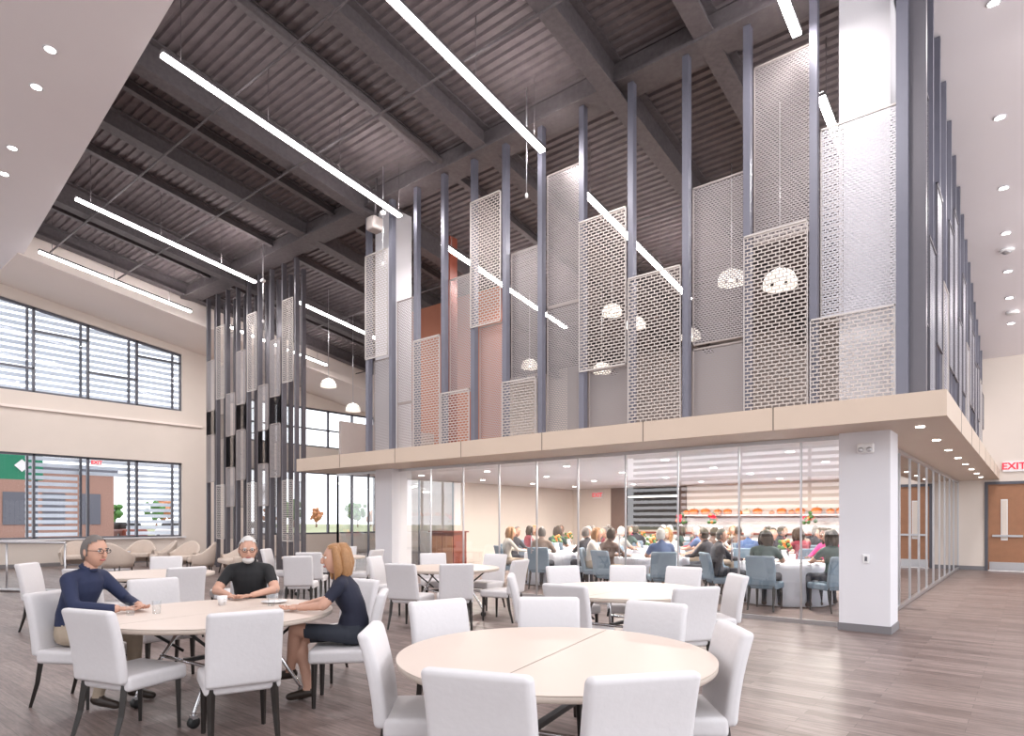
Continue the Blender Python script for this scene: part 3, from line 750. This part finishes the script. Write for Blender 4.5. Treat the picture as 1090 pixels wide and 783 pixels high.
m2=person_mesh('seated_man_black',pose(elL=(-.27,.10,.815),elR=(.27,.10,.815),wrL=(-.09,.30,.785),wrR=(.10,.31,.785),head=(0,.02,1.21)),
   (blk,jean,shoeb,whh,SK),.012,short=True,glasses=True,yaw=.25,pitch=-.12,loose=False,beard=True,collar=blk)
seat_person(m2,'seated_man_black',6.32,-2.62,5.2,-2.4)
m3=person_mesh('seated_woman',pose(che=(0,-.04,.88),sh=(0,-.01,1.0),neck=(0,.01,1.06),head=(0,.06,1.185),shL=(-.155,-.01,.98),shR=(.155,-.01,.98),
   elL=(-.22,.12,.82),elR=(.22,.13,.82),wrL=(-.09,.33,.785),wrR=(.08,.35,.785),
   knL=(-.02,.37,.60),anL=(.12,.44,.24),toL=(.15,.58,.18),knR=(.1,.36,.52),anR=(.04,.28,.1),toR=(.04,.43,.037)),
   (cm('dark_navy_dress',(.014,.016,.035)),jean,shoeb,gin,SK),.012,female=True,long_hair=True,short=True,bare_legs=True,loose=False,yaw=.35)
seat_person(m3,'seated_woman',5.28,-1.41,5.15,-2.4)
def tw(me,name,a,c): x,y=W(a,c); return place(me,name,(x,y,.7505))
g=MB(); g.lathe([(.032,0),(.032,.004),(.004,.01),(.004,.07),(.03,.1),(.034,.14),(.03,.17)],(0,0,0),'tglass',16,cap=False); gm=g.mesh('wine_glass')
g=MB(); g.lathe([(.028,0),(.033,.1)],(0,0,0),'tglass',16,cap=False); gt=g.mesh('water_tumbler')
g=MB(); g.lathe([(.05,0),(.07,.006),(.11,.014),(.112,.018),(.05,.012)],(0,0,0),'signw',28); pm=g.mesh('dinner_plate')
g=MB(); g.lathe([(.03,0),(.04,.05),(.042,.08)],(0,0,0),'signw',20); g.tube([(.04,0,.06),(.065,0,.055),(.06,0,.03),(.038,0,.025)],.006,'signw',8); cmg=g.mesh('coffee_cup')
tw(gm,'wine_glass',5.35,-1.95); tw(gt,'water_tumbler',5.55,-2.1); tw(cmg,'coffee_cup',5.6,-2.55); tw(gt,'water_tumbler',5.0,-3.0); tw(pm,'dinner_plate',5.75,-2.15); tw(gt,'water_tumbler',5.1,-2.85)

# dining room guests
vc=[((.5,.48,.46),jean,whh,SK),((.30,.05,.07),jean,brh,SK),((.03,.03,.04),jean,greyh,SK),((.10,.16,.32),khaki,whh,SK),((.60,.04,.20),jean,brh,SKD),((.30,.22,.18),jean,greyh,SK),((.05,.09,.08),jean,brh,SK),((.6,.55,.5),khaki,gin,SK),((.02,.02,.03),jean,brh,SK),((.16,.10,.08),khaki,brh,SKD)]
var=[]
for i,(c,bt,h,sk) in enumerate(vc):
    fem=i in(1,4,6,7)
    hd=(random.uniform(-.02,.02),random.uniform(.0,.05),1.215)
    var.append(person_mesh('seated_diner',pose(head=hd),(cm('shirt_%d'%i,c),bt,shoeb,h,sk),.022,female=fem,long_hair=fem,yaw=random.uniform(-.5,.5),short=i%3==0))
ctm=MB(); ctm.lathe([(.8,0.02),(.79,.3),(.77,.6),(.76,.73),(.74,.745),(.01,.75)],(0,0,0),'cloth',48,fn=lambda a,z:1+.03*math.sin(9*a)*(1-z/.75)); CT=ctm.mesh('clothed_round_table')
cen=MB(); cen.lathe([(.05,0),(.07,.08),(.04,.16),(.055,.2)],(0,0,0),'signw',16)
rr=random.Random(5)
for i in range(26):
    a=rr.random()*6.28; q=rr.random()*.11; z=.24+.14*rr.random(); cen.sph((q*math.cos(a),q*math.sin(a),z),.035,['green','orange','cream','green'][i%4],8,6)
for i in range(7):
    a=i*.9; cen.lathe([(.11,0),(.115,.012)],(.55*math.cos(a),.55*math.sin(a),.0),'signw',18); cen.lathe([(.03,0),(.005,.02),(.005,.08),(.035,.12),(.035,.17)],(.4*math.cos(a+.3),.4*math.sin(a+.3),0),'tglass',10,cap=False)
CE=cen.mesh('table_centerpiece')
tabs=[(-3.5,12.1),(-6.1,12.0),(-8.7,12.3),(-4.7,14.8),(-7.4,14.7),(-10.2,15.0),(-4.0,17.4),(-6.6,17.4),(-9.2,17.5)]
rp=random.Random(12); last=-1
for ti,(x,y) in enumerate(tabs):
    place(CT,'clothed_round_table',(x,y,0)); place(CE,'table_centerpiece',(x,y,.752))
    n=7
    for i in range(n):
        a=2*math.pi*i/n+ti*.6+.25; sx=x+1.15*math.cos(a); sy=y+1.15*math.sin(a); rz=face_to(-math.cos(a),-math.sin(a))
        place(CB,'blue_dining_chair',(sx,sy,0),rz)
        k=rp.randrange(10)
        while k==last: k=rp.randrange(10)
        last=k
        if ti==0 and i in(0,6): k=4 if i==0 else 6
        if (i+ti)%7!=3: place(var[k],'seated_diner',(sx,sy,0),rz)
# back bar with pumpkins
b=MB(); b.box(-12.2,-2.6,19.5,YB-.01,0,1.05,'tile'); b.box(-12.3,-2.5,19.4,YB-.01,1.05,1.1,'cab'); b.box(-9.05,-2.6,20.1,YB-.03,1.62,1.67,'tile'); b.obj('serving_counter')
b=MB(); b.box(-11.4,-9.3,YB-.03,YB-.005,1.15,2.64,'dark'); b.box(-12.0,-11.4,YB-.1,YB-.005,1.102,2.655,'bronze'); b.box(-9.3,-9.1,YB-.1,YB-.005,1.102,2.655,'bronze'); b.box(-11.3,-9.4,YB-.05,YB-.03,2.3,2.34,'panel_l'); b.obj('kitchen_opening')  # opening is a flat sheet, its inner shade painted dark
b=MB(); b.box(-9.1,-2.6,YB-.02,YB-.005,1.1,1.62,'tile'); b.obj('trim_tile_backsplash')
b=MB(); rr=random.Random(9); x=-9.0
while x<-2.8:
    r=.07+.09*rr.random(); m='orange' if rr.random()<.6 else 'cream'
    zz=1.672
    b.lathe([(.02,.02),(r*.7,0),(r,r*.45),(r*.95,r*.95),(r*.5,r*1.3),(.02,r*1.2)],(x,20.28,zz),m,20,fn=lambda a,z:1+.06*abs(math.sin(4*a)))
    b.tube([(x,20.28,zz+r*1.15),(x+.02,20.28,zz+r*1.6)],.015,'green',6); x+=r*2+.2*rr.random()
b.obj('pumpkin_display')
b=MB()
for x in(-9.0,-7.9,-5.0,-3.4): 
    b.lathe([(.06,0),(.09,.12),(.05,.25)],(x,19.8,1.102),'signw',14)
    for i in range(16):
        a=rr.random()*6.28; q=rr.random()*.18; b.sph((x+q*math.cos(a),19.8+q*math.sin(a),1.4+.3*rr.random()),.06,['green','orange','green','red'][i%4],7,5)
b.obj('flower_arrangement')
# ------------------------------------------------------------------ south side window wall behind the seating (mirrored in the glass)
b=MB(); z=1.3
while z<4.9: b.box(-14.3,7,-6.9,-6.75,z,z+.13,'frame'); z+=.27
b.obj('sun_louver')
b=MB()
for i in range(8): b.box(-14.3+2.6*i-.05,-14.3+2.6*i+.05,-6.1,-6,0,8.8,'frame')
for z in(.85,3.2): b.box(-14.3,7,-6.1,-6,z,z+.1,'frame')
b.obj('window_5')
b=MB(); b.box(XL,7,-6.2,-6,4.7,5.7,'wall'); b.box(XL,-14.3,-6.2,-6,0,4.7,'wall'); b.box(-14.3,7,-6.2,-6,0,.85,'wall'); b.obj('wall_south')

# ------------------------------------------------------------------ lights & world
w=bpy.data.worlds.new('World'); SC.world=w; w.use_nodes=True; bg=w.node_tree.nodes['Background']; bg.inputs[0].default_value=(.94,.955,1,1); bg.inputs[1].default_value=2.4
def area(name,loc,rot,sx,sy,e,col=(1,.955,.94)):
    l=bpy.data.lights.new(name,'AREA'); l.shape='RECTANGLE'; l.size=sx; l.size_y=sy; l.energy=e; l.color=col
    o=bpy.data.objects.new(name,l); SC.collection.objects.link(o); o.location=loc; o.rotation_euler=rot
for x in(-2.45,-6.7,-10.5,-16.5,-20.4):
    area('linear_light',(x,6.9,zd(6.9)-1.2),(0,0,0),.1,4.2,230)
    area('linear_light',(x,12.6,zd(12.6)-1.2),(0,0,0),.1,4.2,150)
for i in range(4):
    for j in range(3): area('dining_fill',(-3.2-2.6*i,11.9+3*j,2.64),(0,0,0),.2,.2,110,(1,.92,.84))  # fill lamps added to brighten the dining room, apart from the downlight discs
for y in(12,16,20): area('corridor_light',(.6,y,zr(y)-.1),(0,0,0),.3,.3,100)

cam=bpy.data.cameras.new('camera'); co=bpy.data.objects.new('camera',cam); SC.collection.objects.link(co)
co.location=(0,0,1.5); co.rotation_euler=(math.pi/2,0,YAW)
cam.sensor_width=36; cam.lens=677/1090*36; cam.shift_y=(553-391.5)/1090; cam.clip_start=.05; cam.clip_end=400
SC.camera=co
SC.view_settings.view_transform='Standard'; SC.view_settings.exposure=0.18
